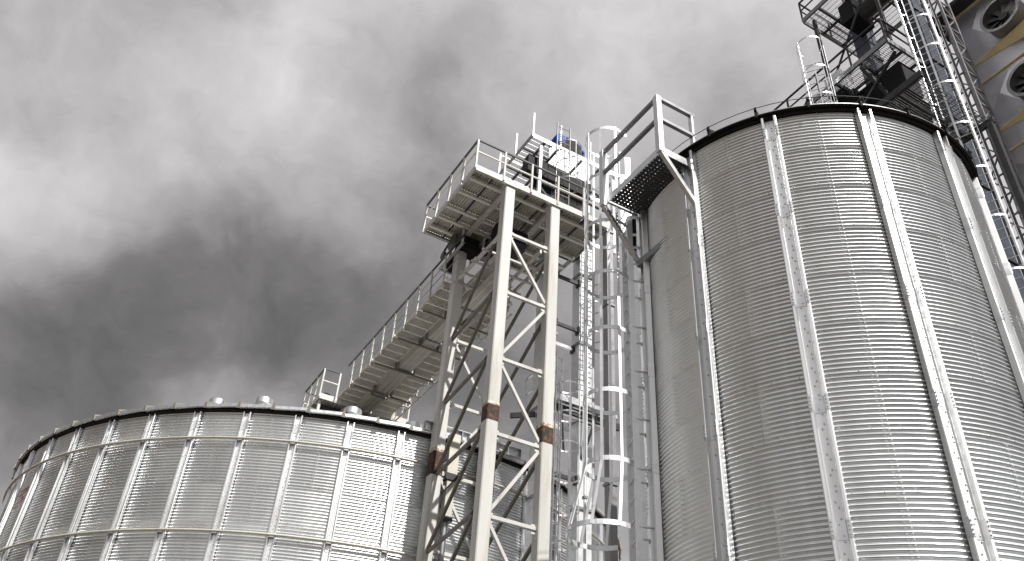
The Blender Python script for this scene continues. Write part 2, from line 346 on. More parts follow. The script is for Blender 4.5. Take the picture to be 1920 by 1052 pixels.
# --- right silo
KS = 0.88
RX, RY, RR, RE = 10.337 * KS, 8.189 * KS, 2.98 * KS, 1.7 + (12.293 - 1.7) * KS
silo_r = build_silo('narrow_grain_silo', 'tall narrow corrugated silo on the right with wide channel stiffeners and dark eave', RX, RY, RR, RE, 13, radians(188.48), 16, 0.0128, 0.9, 2, 0.0676 * KS)
def ring_pt(cx, cy, r, a, z): return (cx + r * cos(a), cy + r * sin(a), z)
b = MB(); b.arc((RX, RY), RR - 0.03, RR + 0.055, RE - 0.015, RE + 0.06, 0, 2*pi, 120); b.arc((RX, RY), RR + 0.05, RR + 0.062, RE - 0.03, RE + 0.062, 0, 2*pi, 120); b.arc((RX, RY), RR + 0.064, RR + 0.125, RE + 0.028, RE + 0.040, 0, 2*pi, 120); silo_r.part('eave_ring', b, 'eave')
NR = 24
for i in range(NR):
    a0 = radians(3) + i * 2*pi/NR; a1 = a0 + 2*pi/NR
    b = MB(); sl = math.tan(radians(30)); n = 6
    vs = []; fs = []
    for r, z, in ((RR + 0.12, RE + 0.045), (RR + 0.12, RE + 0.056), (0.35, RE + 0.075 + (RR - .2) * sl), (0.35, RE + 0.045 + (RR - .2) * sl)):
        for j in range(n + 1): a = a0 + (a1 - a0) * j / n; vs.append(ring_pt(RX, RY, r, a, z))
    for q in range(4):
        for j in range(n):
            A = q * (n+1) + j; B = ((q+1) % 4) * (n+1) + j; fs.append((A, A+1, B+1, B))
    b.add(vs, fs); p = silo_r.part('roof_panel', b, 'galv_dull')
    b = MB(); d = (cos(a0), sin(a0)); P = lambda r, z: (RX + r * d[0], RY + r * d[1], z)
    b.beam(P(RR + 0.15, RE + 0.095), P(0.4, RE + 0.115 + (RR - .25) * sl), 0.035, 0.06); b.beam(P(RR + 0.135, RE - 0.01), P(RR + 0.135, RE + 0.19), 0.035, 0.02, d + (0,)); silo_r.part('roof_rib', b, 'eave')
b = MB()
for i in range(NR * 3):
    a0 = radians(3) + i * 2*pi/(NR*3); a1 = a0 + 2*pi/(NR*3); b.tube(ring_pt(RX, RY, RR + 0.135, a0, RE + 0.18), ring_pt(RX, RY, RR + 0.135, a1, RE + 0.18), 0.006, 5, caps=False)
silo_r.part('eave_cable', b, 'dark_steel')
b = MB(); b.tube((RX, RY, RE + 1.55), (RX, RY, RE + 2.0), 0.42, 24); silo_r.part('roof_cap', b, 'galv_dull')

# --- left silo
LX, LY, LR, LE = 7.533, 24.579, 8.49, 10.087
LPH = radians(185.45)
silo_l = build_silo('wide_grain_silo', 'wide low corrugated silo on the left with many stiffeners and two wind rings', LX, LY, LR, LE, 48, LPH, 8, 0.0135, 0.72, 3, 0.0676)
stp = 2*pi/48
br = MB(); br.box((LR + .05, -.05, -.05), (LR + .115, .05, -.035)); br.box((LR + .05, -.05, -.05), (LR + .062, .05, .05)); br.tube((LR + .10, -.045, -.02), (LR + .10, -.045, .05), .01, 5); br.tube((LR + .10, .045, -.02), (LR + .10, .045, .05), .01, 5)
br = br.mesh('ring_bracket', 'galv')
for z in (9.44, 7.43, 5.40, 3.38):
    b = MB()
    n = 144
    for i in range(n):
        a0 = i * 2*pi/n; a1 = a0 + 2*pi/n; b.tube(ring_pt(LX, LY, LR + .098, a0, z), ring_pt(LX, LY, LR + .098, a1, z), 0.030, 8, caps=False)
    w = silo_l.part('wind_ring', b, 'duct')
    for i in range(48):
        o = bpy.data.objects.new('ring_bracket', br); col.objects.link(o); o.parent = w; o.location = (0, 0, z); o.rotation_euler = (0, 0, LPH + i * stp)
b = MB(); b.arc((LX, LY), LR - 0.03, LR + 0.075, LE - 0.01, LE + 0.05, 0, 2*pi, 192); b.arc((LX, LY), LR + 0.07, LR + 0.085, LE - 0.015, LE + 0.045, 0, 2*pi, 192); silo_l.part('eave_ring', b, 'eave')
NLR = 72; sl = math.tan(radians(24)); rm = None
def roof_panel_mesh():
    b = MB(); half = pi / NLR; n = 4; prof = []
    for r, z in ((LR + .10, .045), (LR + .15, .06), (LR + .15, .125), (LR + .10, .145), (0.7, .145 + (LR - .6) * sl), (0.7, .06 + (LR - .6) * sl)): prof.append((r, z))
    vs = []; fs = []
    for r, z in prof:
        for j in range(n + 1): a = -half * .97 + 2 * half * .97 * j / n; vs.append((r * cos(a), r * sin(a), z + 0.02 * (j / n) * (1 if r > LR else 0)))
    m = len(prof)
    for q in range(m):
        for j in range(n):
            A = q * (n+1) + j; B = ((q+1) % m) * (n+1) + j; fs.append((A, A+1, B+1, B))
    fs += [tuple(q * (n+1) for q in range(m)), tuple(q * (n+1) + n for q in range(m))[::-1]]
    b.add(vs, fs); return b.mesh('roof_panel', 'galv')
def roof_rib_mesh():
    b = MB(); r1 = LR + .165; w = 0.055
    b.add([(r1, -w, .03), (r1, w, .03), (r1, 0.012, .175), (r1, -0.012, .175), (.75, -w*.3, .06 + (LR-.6)*sl), (.75, w*.3, .06 + (LR-.6)*sl), (.75, .016, .21 + (LR-.6)*sl), (.75, -.016, .21 + (LR-.6)*sl)], [(0,1,2,3), (1,5,6,2), (3,2,6,7), (0,3,7,4), (4,7,6,5), (0,4,5,1)])
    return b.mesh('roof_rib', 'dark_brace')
pm, rb = roof_panel_mesh(), roof_rib_mesh()
for i in range(NLR):
    a = LPH + (i + .5) * 2*pi/NLR + radians(1.2)
    silo_l.inst('roof_panel', pm, (LX, LY, LE), a); silo_l.inst('roof_rib', rb, (LX, LY, LE), a + pi/NLR)
b = MB(); b.tube((LX, LY, LE + 3.45), (LX, LY, LE + 3.9), 0.85, 32); silo_l.part('roof_cap', b, 'galv_dull')
for x, y, h in ((2.542, 18.848, 10.86), (3.443, 18.173, 10.90), (5.293, 17.317, 10.86), (6.718, 17.023, 10.80), (1.6, 19.9, 10.78), (9.3, 17.2, 10.85)):
    b = MB(); b.tube((x, y, LE + .3), (x, y, h - .16), 0.17, 20); b.tube((x, y, h - .16), (x, y, h - .03), 0.21, 24); b.tube((x, y, h - .03), (x, y, h - .015), 0.20, 24); silo_l.part('roof_vent', b, 'galv')
# red painted lettering strokes on the far left wall
def wall_stroke(a0, a1, z0, z1, w):
    b = MB(); n = 6; q = []
    for i in range(n + 1):
        a = a0 + (a1 - a0) * i / n; z = z0 + (z1 - z0) * i / n
        for dz in (-w/2, w/2): q += [ring_pt(LX, LY, LR + .0095, a, z + dz), ring_pt(LX, LY, LR + .0125, a, z + dz)]
    fs = []
    for i in range(n):
        A, B = 4*i, 4*i+4; fs += [(A, B, B+2, A+2), (A+1, A+3, B+3, B+1), (A, A+1, B+1, B), (A+2, B+2, B+3, A+3)]
    b.add(q, fs); return b
for a0, a1, z0, z1, w in ((194.6, 197.6, 8.96, 9.00, .035), (194.4, 197.4, 8.86, 8.90, .045), (194.8, 196.6, 8.76, 8.78, .035), (194.2, 197.0, 8.67, 8.70, .045), (194.0, 195.6, 8.58, 8.60, .035), (187.0, 190.2, 8.80, 8.82, .05), (187.2, 190.0, 8.66, 8.68, .05), (187.0, 189.4, 8.52, 8.53, .04)):
    silo_l.part('painted_mark', wall_stroke(radians(a0), radians(a1), z0, z1, w), 'red')

# ---------------------------------------------------------------- generic steelwork
def rail_run(T, pts, h, posts=True, mat='cream', dark='dark_steel', sp=0.8, mid=True, toe=None, r=0.022, top_mat=None, ends=(1, 1)):
    "handrail along a polyline of floor points: posts, top rail, mid rail as separate parts"
    for i in range(len(pts) - 1):
        p, q = Vector(pts[i]), Vector(pts[i+1]); L = (q - p).length; up = Vector((0, 0, h))
        b = MB(); b.beam(p + up, q + up, 2*r, 2*r); T.part('handrail', b, top_mat or mat)
        if mid: b = MB(); b.beam(p + up * .52, q + up * .52, 1.5*r, 1.5*r); T.part('mid_rail', b, mat)
        if posts:
            n = max(1, round(L / sp))
            for k in range(n + 1):
                if (k == 0 and (i > 0 or not ends[0])) or (k == n and i == len(pts) - 2 and not ends[1]): continue
                c = p.lerp(q, k / n); b = MB(); b.beam(c - Vector((0, 0, 0.14)), c + up, 0.046, 0.046, (q - p).normalized()); T.part('post', b, mat)
def plank_panel(x0, x1, y0, y1, z, along='x', pitch=0.045):
    "ribbed steel plank seen from below: thin plate with downstand ribs"
    b = MB(); b.box((x0, y0, z), (x1, y1, z + .006))
    if along == 'x':
        n = int((y1 - y0) / pitch)
        for i in range(n): y = y0 + (i + .5) * (y1 - y0) / n; b.box((x0 + .003, y - .009, z - .035), (x1 - .003, y + .009, z - .0005))
    else:
        n = int((x1 - x0) / pitch)
        for i in range(n): x = x0 + (i + .5) * (x1 - x0) / n; b.box((x - .010, y0 + .003, z - .04), (x + .010, y1 - .003, z - .0005))
    return b
def grating(x0, x1, y0, y1, z, along='x', pitch=0.05, t=0.007, h=0.03):
    b = MB()
    if along == 'x':
        n = int((y1 - y0) / pitch)
        for i in range(n + 1): y = y0 + i * (y1 - y0) / n; b.box((x0, y - t/2, z), (x1, y + t/2, z + h))
        m = max(1, int((x1 - x0) / 0.15))
        for i in range(m + 1): x = x0 + i * (x1 - x0) / m; b.box((x - t/2, y0, z + .006), (x + t/2, y1, z + h - .004))
    else:
        n = int((x1 - x0) / pitch)
        for i in range(n + 1): x = x0 + i * (x1 - x0) / n; b.box((x - t/2, y0, z), (x + t/2, y1, z + h))
        m = max(1, int((y1 - y0) / 0.15))
        for i in range(m + 1): y = y0 + i * (y1 - y0) / m; b.box((x0, y - t/2, z + .006), (x1, y + t/2, z + h - .004))
    return b
def motor(T, c, ax, L, r, mat, name='motor', parent=None):
    c, ax = Vector(c), Vector(ax).normalized(); b = MB(); b.tube(c - ax * L/2, c + ax * L*.36, r, 18); b.tube(c + ax * L*.36, c + ax * L/2, r * 1.05, 18)
    o = ax.cross(Vector((0, 0, 1))).normalized() if abs(ax.z) < .9 else Vector((1, 0, 0)); w = o.cross(ax)
    for i in range(16):
        a = 2*pi*i/16; d = o * cos(a) + w * sin(a); b.beam(c - ax * L*.42 + d * r * 1.06, c + ax * L*.32 + d * r * 1.06, 0.012, r * .16, d)
    b.box(tuple(c + w * r * 1.1 - Vector((.08, .08, .05))), tuple(c + w * r * 1.1 + Vector((.08, .08, .07)))); b.tube(c - ax * L * .66, c - ax * L/2, r * .25, 10)
    return T.part(name, b, mat, parent)

def caged_ladder(name, label, cx, cy, ang, z0, z1, hoops, width=0.45, rad=0.36, mat='galv', strs=7, flare=None, clips=None, wall=0.0, rail=(0.06, 0.02), group=None, rail_top=None, bar=(0.045, 0.008), hoop_h=0.055):
    "ladder centre (cx,cy); ang = direction it faces away from the wall"
    T = Thing(name, label, 'ladder', (cx, cy, 0), group)
    n = Vector((cos(ang), sin(ang), 0)); t = Vector((-sin(ang), cos(ang), 0)); c0 = Vector((cx, cy, 0))
    for s in (-1, 1):
        b = MB(); p = c0 + t * (s * width/2); b.beam(p + Vector((0, 0, z0)), p + Vector((0, 0, rail_top or z1)), rail[0], rail[1], t); T.part('side_rail', b, mat)
    k = int((z1 - z0) / 0.28); me = MB(); me.tube(c0 - t * width/2, c0 + t * width/2, 0.013, 6); me = me.mesh('rung', mat, (cx, cy, 0))
    for i in range(k): T.inst('rung', me, (cx, cy, z0 + 0.2 + i * 0.28))
    hc = c0 + n * (rad * 0.92); A = radians(140)
    for z in hoops:
        b = MB(); b.arc((hc.x, hc.y), rad, rad + .007, z - hoop_h/2, z + hoop_h/2, ang - A, ang + A, 28)
        for s in (-1, 1): e = hc + Vector((cos(ang + s*A), sin(ang + s*A), 0)) * rad; b.beam((e.x, e.y, z), tuple(c0 + t * (s * width/2) + Vector((0, 0, z))), .007, hoop_h)
        T.part('cage_hoop', b, mat)
    lo, hi = min(hoops), max(hoops)
    if flare:
        fz, fr = flare; b = MB(); b.arc((hc.x + n.x*.1, hc.y + n.y*.1), fr, fr + .007, fz - hoop_h/2, fz + hoop_h/2, ang - radians(125), ang + radians(125), 28); T.part('flared_hoop', b, mat)
    for i in range(strs):
        a = ang - radians(105) + radians(210) * i / (strs - 1); d = Vector((cos(a), sin(a), 0)); b = MB()
        p = hc + d * (rad + .012); b.beam((p.x, p.y, lo - .03), (p.x, p.y, hi + .03), bar[1], bar[0], Vector((-d.y, d.x, 0)))
        if flare:
            q = hc + n * .1 + d * (flare[1] + .012); b.beam((q.x, q.y, flare[0] - .03), (p.x, p.y, lo - .028), bar[1], bar[0], Vector((-d.y, d.x, 0)))
        T.part('cage_bar', b, mat)
    for z in clips or []:
        for s in (-1, 1):
            p = c0 + t * (s * width/2) + Vector((0, 0, z)); b = MB(); b.beam(p, p - n * wall, 0.05, 0.010); b.beam(p - n * wall, p - n * wall + Vector((0, 0, -.05)), .06, .012); T.part('wall_clip', b, mat)
    return T

# ---------------------------------------------------------------- support tower
TX0, TX1, TY0, TY1 = 6.88, 8.152, 13.45, 15.85
tower = Thing('support_tower', 'cream painted four legged steel tower with cross bracing and rust patches', 'tower', ((TX0+TX1)/2, (TY0+TY1)/2, 0))
LW = 0.26; TOP = 15.62
legs = {}
for nm, x, y, rz in (('B', TX0, TY0, (9.42, 9.76)), ('C', TX1, TY0, (9.30, 9.66)), ('A', TX0, TY1, (9.12, 9.66)), ('D', TX1, TY1, (9.0, 9.5))):
    b = MB(); w = LW/2; ch = 0.02
    poly = [(x-w+ch, y-w), (x+w-ch, y-w), (x+w, y-w+ch), (x+w, y+w-ch), (x+w-ch, y+w), (x-w+ch, y+w), (x-w, y+w-ch), (x-w, y-w+ch)]
    b.prism(poly, 'z', 0.03, TOP); b.box((x-.25, y-.25, 0), (x+.25, y+.25, .03)); b.box((x-.17, y-.17, TOP), (x+.17, y+.17, TOP+.018))
    leg = tower.part('leg', b, 'cream')
    b = MB(); w = LW/2 + .004; h0, h1 = rz
    poly = [(x-w+ch, y-w), (x+w-ch, y-w), (x+w, y-w+ch), (x+w, y+w-ch), (x+w-ch, y+w), (x-w+ch, y+w), (x-w, y+w-ch), (x-w, y-w+ch)]
    b.prism(poly, 'z', h0, h1); tower.part('rusty_sleeve', b, 'rust', leg, 'rusty splice sleeve')
    b = MB(); b.prism([(x + (px_ - x) * .985, y + (py_ - y) * .985) for px_, py_ in poly], 'z', h1, h1 + .07); tower.part('rust_run', b, 'rust_run', leg)
levels = [14.30, 12.63, 10.93, 9.22, 7.54, 5.85, 4.15, 2.45, 0.75]
hw = LW/2
def brace(p, q, w=0.062, name='diagonal_brace', mat='cream'):
    b = MB(); b.beam(p, q, w, w); return tower.part(name, b, mat)
for i, z in enumerate(levels):
    brace((TX0+hw, TY0, z), (TX1-hw, TY0, z), .07, 'horizontal_brace'); brace((TX0+hw, TY1, z), (TX1-hw, TY1, z), .07, 'horizontal_brace')
    if i + 1 < len(levels):
        zz = levels[i+1]; e = 0.10
        if i % 2 == 0:
            brace((TX0+hw, TY0, z-e), (TX1-hw, TY0, zz+e)); brace((TX1-hw, TY1, z-e), (TX0+hw, TY1, zz+e))
        else:
            brace((TX1-hw, TY0, z-e), (TX0+hw, TY0, zz+e)); brace((TX0+hw, TY1, z-e), (TX1-hw, TY1, zz+e))
        zm = (z + zz) / 2
        # long sides: two diagonals meeting at the far legs
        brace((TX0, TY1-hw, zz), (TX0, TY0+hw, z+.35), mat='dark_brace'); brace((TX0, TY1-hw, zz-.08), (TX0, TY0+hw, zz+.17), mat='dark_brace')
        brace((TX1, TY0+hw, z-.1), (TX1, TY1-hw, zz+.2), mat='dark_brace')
    for (x, y) in ((TX0, TY0), (TX1, TY0), (TX0, TY1), (TX1, TY1)):
        sx = 1 if x == TX0 else -1; b = MB(); b.box((min(x+sx*hw, x+sx*(hw+.09)), y-.006, z-.11), (max(x+sx*hw, x+sx*(hw+.09)), y+.006, z+.08)); tower.part('gusset_plate', b, 'cream')

# ---------------------------------------------------------------- platform on top of the tower
PZ = 15.72; PX0, PX1, PY0, PY1 = 5.93, 9.75, 13.37, 16.2
plat = Thing('tower_platform', 'railed steel platform carried on top of the cream tower', 'platform', ((PX0+PX1)/2, (PY0+PY1)/2, PZ))
for a, c in (((PX0, PY0), (PX1, PY0)), ((PX0, PY1), (PX1, PY1))):
    b = MB(); b.beam((a[0], a[1], PZ+.08), (c[0], c[1], PZ+.08), .02, .17); b.beam((a[0], a[1]+.03*(1 if a[1] == PY0 else -1), PZ+.003), (c[0], c[1]+.03*(1 if a[1] == PY0 else -1), PZ+.003), .07, .012); plat.part('edge_beam', b, 'cream')
for x in (PX0, PX1):
    b = MB(); b.beam((x, PY0+.011, PZ+.08), (x, PY1-.011, PZ+.08), .02, .165); plat.part('edge_beam', b, 'cream')
for y in (13.72, 14.28, 14.93, 15.40, 15.85):
    b = MB(); b.beam((PX0+.012, y, PZ+.03), (PX1-.012, y, PZ+.03), .075, .09); plat.part('joist', b, 'white')
for x in (6.45, 6.95, 7.45, 7.95, 8.45, 9.1):
    b = MB(); b.beam((x, PY0+.012, PZ+.055), (x, PY1-.012, PZ+.055), .045, .04); plat.part('cross_joist', b, 'dark_steel')
xs = [PX0+.015, 6.45, 6.95, 7.45, 7.95, 8.45, 9.1, PX1-.015]
ys = [PY0+.015, 14.28, 14.93, 15.40, PY1-.015]
for i in range(len(xs)-1):
    for j in range(len(ys)-1):
        if xs[i] > 8.9 and ys[j] > 14.5: continue
        plat.part('deck_panel', plank_panel(xs[i]+.004, xs[i+1]-.004, ys[j]+.004, ys[j+1]-.004, PZ+.125, 'y', 0.065), 'deck')
fz = PZ + .16
rail_run(plat, [(PX0-.02, PY1+.02, fz), (PX0-.02, PY0-.02, fz), (PX1, PY0-.02, fz)], 0.80, sp=0.74, mat='cream', top_mat='dark_steel')
rail_run(plat, [(PX1, PY1+.02, fz), (PX0-.02, PY1+.02, fz)], 0.80, sp=0.8, mat='cream', top_mat='dark_steel', ends=(1, 0))
# main beams over the legs
for x in (TX0, TX1):
    b = MB(); b.beam((x, PY0+.05, PZ-.05), (x, PY1-.05, PZ-.05), .12, .10); plat.part('main_beam', b, 'cream')

# conveyor drive hung under the platform
drive = Thing('conveyor_drive', 'dark gearmotor with belt guard slung below the corner of the tower platform', 'motor', (7.0, 15.9, 15.3))
b = MB(); b.box((6.75, 15.55, 15.22), (7.25, 15.95, 15.62)); b.box((6.82, 15.95, 15.28), (7.15, 16.05, 15.55)); drive.part('gearbox', b, 'black')
motor(drive, (6.98, 16.35, 15.32), (0, 1, 0), 0.55, 0.15, 'black')
b = MB(); b.beam((6.7, 15.4, 15.18), (6.7, 16.7, 15.18), .06, .06); b.beam((7.3, 15.4, 15.18), (7.3, 16.7, 15.18), .06, .06); b.beam((6.7, 16.68, 15.18), (7.3, 16.68, 15.18), .06, .06); b.beam((6.7, 15.42, 15.18), (6.7, 15.42, 15.72), .05, .05); b.beam((7.3, 15.42, 15.18), (7.3, 15.42, 15.72), .05, .05); b.beam((6.7, 16.1, 15.18), (6.7, 16.1, 15.72), .05, .05); b.beam((7.3, 16.1, 15.18), (7.3, 16.1, 15.72), .05, .05); drive.part('hanger_frame', b, 'cream')
b = MB(); b.tube((6.62, 15.75, 15.42), (6.56, 15.75, 15.42), .24, 20); b.tube((6.62, 16.3, 15.34), (6.56, 16.3, 15.34), .12, 16); b.beam((6.59, 15.75, 15.64), (6.59, 16.3, 15.45), .05, .02); b.beam((6.59, 15.75, 15.2), (6.59, 16.3, 15.23), .05, .02); drive.part('belt_guard', b, 'dark_steel')

# ---------------------------------------------------------------- conveyor gallery
CZ = 14.33; CY0, CY1 = 14.7, 24.2; CX = 7.533
conv = Thing('conveyor_gallery', 'long level conveyor with walkways on both sides running from tower to wide silo', 'conveyor', (CX, 19.0, CZ))
n = 5
for i in range(n):
    y0 = CY0 + (CY1 - CY0) * i / n; y1 = CY0 + (CY1 - CY0) * (i+1) / n - .012
    b = MB(); b.prism([(CX-.20, CZ-.16), (CX+.20, CZ-.16), (CX+.24, CZ+.30), (CX+.20, CZ+.36), (CX-.20, CZ+.36), (CX-.24, CZ+.30)], 'y', y0, y1); t_ = conv.part('trough', b, 'duct')
    b = MB(); b.box((CX-.27, y1-.05, CZ-.19), (CX+.27, y1-.028, CZ+.39)); b.box((CX-.27, y1-.02, CZ-.19), (CX+.27, y1+.002, CZ+.39)); conv.part('flange', b, 'galv_dull', t_)
    b = MB(); b.beam((CX-.05, y0, CZ-.168), (CX-.05, y1, CZ-.168), .02, .016); b.beam((CX+.12, y0, CZ-.168), (CX+.12, y1, CZ-.168), .02, .016); conv.part('stiffening_rib', b, 'galv', t_)
WY0 = 15.9
for side, (x0, x1) in enumerate(((6.62, 7.255), (7.811, 8.446))):
    L = 0.392; k = int((CY1 - WY0) / L)
    for i in range(k):
        y0 = WY0 + i * L
        p = conv.part('walkway_plank', plank_panel(x0+.02, x1-.02, y0+.003, y0+L-.003, CZ+.036, 'x', 0.056), 'deck')
        b = MB()
        if i % 4 == 0: b.box((x0-.06 if side == 0 else x0, y0-.03, CZ-.055), (x1 if side == 0 else x1+.06, y0+.03, CZ-.003)); conv.part('bearer', b, 'white')
        else: b.box((x0+.035, y0-.02, CZ-.035), (x1-.035, y0+.014, CZ-.003)); conv.part('plank_flange', b, 'white', p)
    for x in (x0, x1):
        b = MB(); b.beam((x, WY0, CZ+.04), (x, CY1, CZ+.04), .035, .09); conv.part('walkway_stringer', b, 'deck')
# left handrail with outrigger posts
PS = 0.79; k = int((CY1 - 1.6 - WY0) / PS)
for side, xo, sg in ((0, 6.60, -1), (1, 8.466, 1)):
    ya, yb = WY0 - .9 * (side == 0), CY1 - 1.4
    b = MB(); b.beam((xo+sg*.03, ya, CZ+.84), (xo+sg*.03, yb, CZ+.84), .04, .04); conv.part('handrail', b, 'dark_steel')
    for hz in (.28, .56):
        b = MB(); b.beam((xo+sg*.015, ya, CZ+hz), (xo+sg*.015, yb, CZ+hz), .016, .016); conv.part('mid_rail', b, 'galv_dull')
    for i in range(k + 1):
        y = WY0 + .15 + i * PS
        b = MB(); b.beam((xo, y, CZ-.16), (xo+sg*.03, y, CZ+.82), .04, .04, (0, 1, 0)); b.box((xo-.035, y-.035, CZ-.02), (xo+.035, y+.035, CZ+.05)); conv.part('post', b, 'cream')
        b = MB(); b.beam((xo, y, CZ-.15), (xo, y+PS*.55, CZ+.0), .022, .022); conv.part('knee_brace', b, 'deck')
# lower chord truss on the right edge
for i in range(int((CY1 - WY0) / 1.0)):
    y = WY0 + i; b = MB(); b.beam((8.52, y, CZ-.30), (8.52, y+1.0, CZ-.30), .035, .035); b.beam((8.47, y, CZ+.0), (8.52, y+.5, CZ-.29), .022, .022); b.beam((8.52, y+.5, CZ-.29), (8.47, y+1.0, CZ+.0), .022, .022); conv.part('edge_truss', b, 'deck')
for y in (17.2, 18.8, 20.4, 22.0):
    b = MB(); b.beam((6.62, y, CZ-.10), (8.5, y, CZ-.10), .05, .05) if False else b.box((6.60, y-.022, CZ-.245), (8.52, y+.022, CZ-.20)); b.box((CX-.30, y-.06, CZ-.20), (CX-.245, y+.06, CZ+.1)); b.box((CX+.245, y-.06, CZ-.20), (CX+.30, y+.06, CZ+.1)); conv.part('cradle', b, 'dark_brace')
# frame bars carrying the conveyor through the tower
for x in (6.85, 7.15, 7.95, 8.25):
    b = MB(); b.beam((x, 13.6, CZ-.02), (x, WY0, CZ-.02), .05, .10); conv.part('carrier_beam', b, 'deck')
for y in (14.2, 14.75, 15.3, 15.75):
    b = MB(); b.beam((6.7, y, CZ-.10), (8.4, y, CZ-.10), .05, .05); conv.part('cross_bearer', b, 'cream')

b = MB(); b.tube((7.15, 14.5, CZ+.85), (7.95, 14.5, CZ+.85), .24, 20); conv.part('head_pulley', b, 'black')
b = MB(); b.box((7.2, 14.3, CZ+.40), (7.9, 15.0, CZ+.62)); conv.part('feed_box', b, 'dark_steel')
b = MB(); b.beam((7.55, 14.6, CZ+.55), (7.55, 15.9, CZ+1.2), .36, .36); conv.part('feed_spout', b, 'dark_steel')

# platform where the conveyor meets the wide silo's peak
endp = Thing('silo_peak_platform', 'small railed platform at the far end of the conveyor above the silo roof', 'platform', (CX, 24.3, CZ))
EX0, EX1, EY0, EY1 = 6.02, 9.02, 23.45, 25.3
for a, c in (((EX0, EY0), (EX1, EY0)), ((EX0, EY1), (EX1, EY1)), ((EX0, EY0+.011), (EX0, EY1-.011)), ((EX1, EY0+.011), (EX1, EY1-.011)), ((6.62, EY0+.011), (6.62, EY1-.011)), ((8.45, EY0+.011), (8.45, EY1-.011))):
    b = MB(); b.beam((a[0], a[1], CZ-.09), (c[0], c[1], CZ-.09), .02, .18); endp.part('edge_beam', b, 'cream')
for i, x in enumerate((EX0+.02, 6.64, 8.47)):
    for j in range(3):
        y0 = EY0 + .02 + j * .61; endp.part('deck_panel', plank_panel(x, x + (.58 if i == 0 else .52), y0, y0+.6, CZ-.03, 'x', 0.05) if i != 1 else plank_panel(x, 8.43, y0, y0+.6, CZ-.05, 'x', .05), 'deck')
rail_run(endp, [(6.55, EY0, CZ), (EX0, EY0, CZ), (EX0, EY1, CZ), (EX1, EY1, CZ), (EX1, EY0, CZ), (8.52, EY0, CZ)], 0.86, sp=0.62, top_mat='dark_steel')
for x, y in ((6.1, 25.2), (8.9, 25.2), (6.1, 23.6), (8.9, 23.6)):
    b = MB(); b.beam((x, y, LE + 3.0 ), (x, y, CZ - .18), .08, .08); endp.part('leg', b, 'cream')
box_ = Thing('conveyor_discharge_head', 'dark discharge box and motor under the far conveyor platform', 'machine', (7.0, 24.3, 13.8))
b = MB(); b.prism([(7.2, 13.3), (7.9, 13.3), (8.0, 14.1), (7.1, 14.1)], 'y', 23.9, 24.6); box_.part('discharge_box', b, 'black')
motor(box_, (6.4, 24.2, 14.5), (0, 1, 0), .5, .16, 'black'); b = MB(); b.box((6.2, 23.75, 13.86), (6.95, 24.0, 14.12)); box_.part('gearbox', b, 'dark_steel')
b = MB(); b.tube((7.0, 23.7, 13.35), (7.0, 23.7, 14.15), .16, 16); b.tube((7.0, 23.7, 13.25), (7.0, 23.7, 13.35), .3, 16); box_.part('spout', b, 'duct')

# ---------------------------------------------------------------- bucket elevator behind the tower
elev = Thing('bucket_elevator', 'twin trunk bucket elevator rising behind the cream tower with bright head casing', 'elevator', (9.65, 15.2, 0))
for x0, x1 in ((8.91, 9.31), (10.0, 10.385)):
    for i in range(8):
        z0 = 0.4 + i * 2.15; b = MB(); b.box((x0, 15.0, z0), (x1, 15.34, z0 + 2.135)); t_ = elev.part('trunk_section', b, 'bright')
        b = MB(); b.box((x0-.035, 14.965, z0+2.07), (x1+.035, 15.375, z0+2.10)); b.box((x0-.035, 14.965, z0+2.105), (x1+.035, 15.375, z0+2.134)); elev.part('flange', b, 'galv_dull', t_)
b = MB(); b.prism([(8.80, 17.55), (10.2, 17.55), (10.2, 19.3), (10.0, 19.6), (9.05, 19.6), (8.80, 19.3)], 'y', 14.86, 15.48); hd = elev.part('head_casing', b, 'bright')
b = MB()
for x in (8.95, 9.35, 9.75, 10.1): b.box((x, 14.845, 17.6), (x+.03, 14.858, 18.9))
elev.part('casing_rib', b, 'galv_dull', hd)
b = MB(); b.box((8.6, 14.9, 0), (10.7, 15.45, 0.42)); elev.part('boot', b, 'galv_dull')
ed = Thing('elevator_drive', 'blue electric motor beside a dark round guard on top of the elevator head', 'motor', (9.6, 15.15, 19.6))
motor(ed, (9.22, 15.15, 20.02), (0, 1, 0), .46, .15, 'blue'); motor(ed, (10.0, 15.15, 19.86), (0, 1, 0), .40, .13, 'blue')
b = MB(); b.tube((9.62, 14.93, 19.78), (9.62, 15.03, 19.78), .40, 24); ed.part('belt_guard', b, 'black')
for i in range(6):
    a = radians(15 + i * 30); b = MB(); b.box((9.62 + .43*cos(a) - .05, 14.94, 19.78 + .43*sin(a) - .05), (9.62 + .43*cos(a) + .05, 15.02, 19.78 + .43*sin(a) + .06)); ed.part('guard_lug', b, 'blue')
b = MB(); b.box((9.08, 14.9, 19.605), (9.97, 15.4, 19.65)); ed.part('base_plate', b, 'galv_dull')

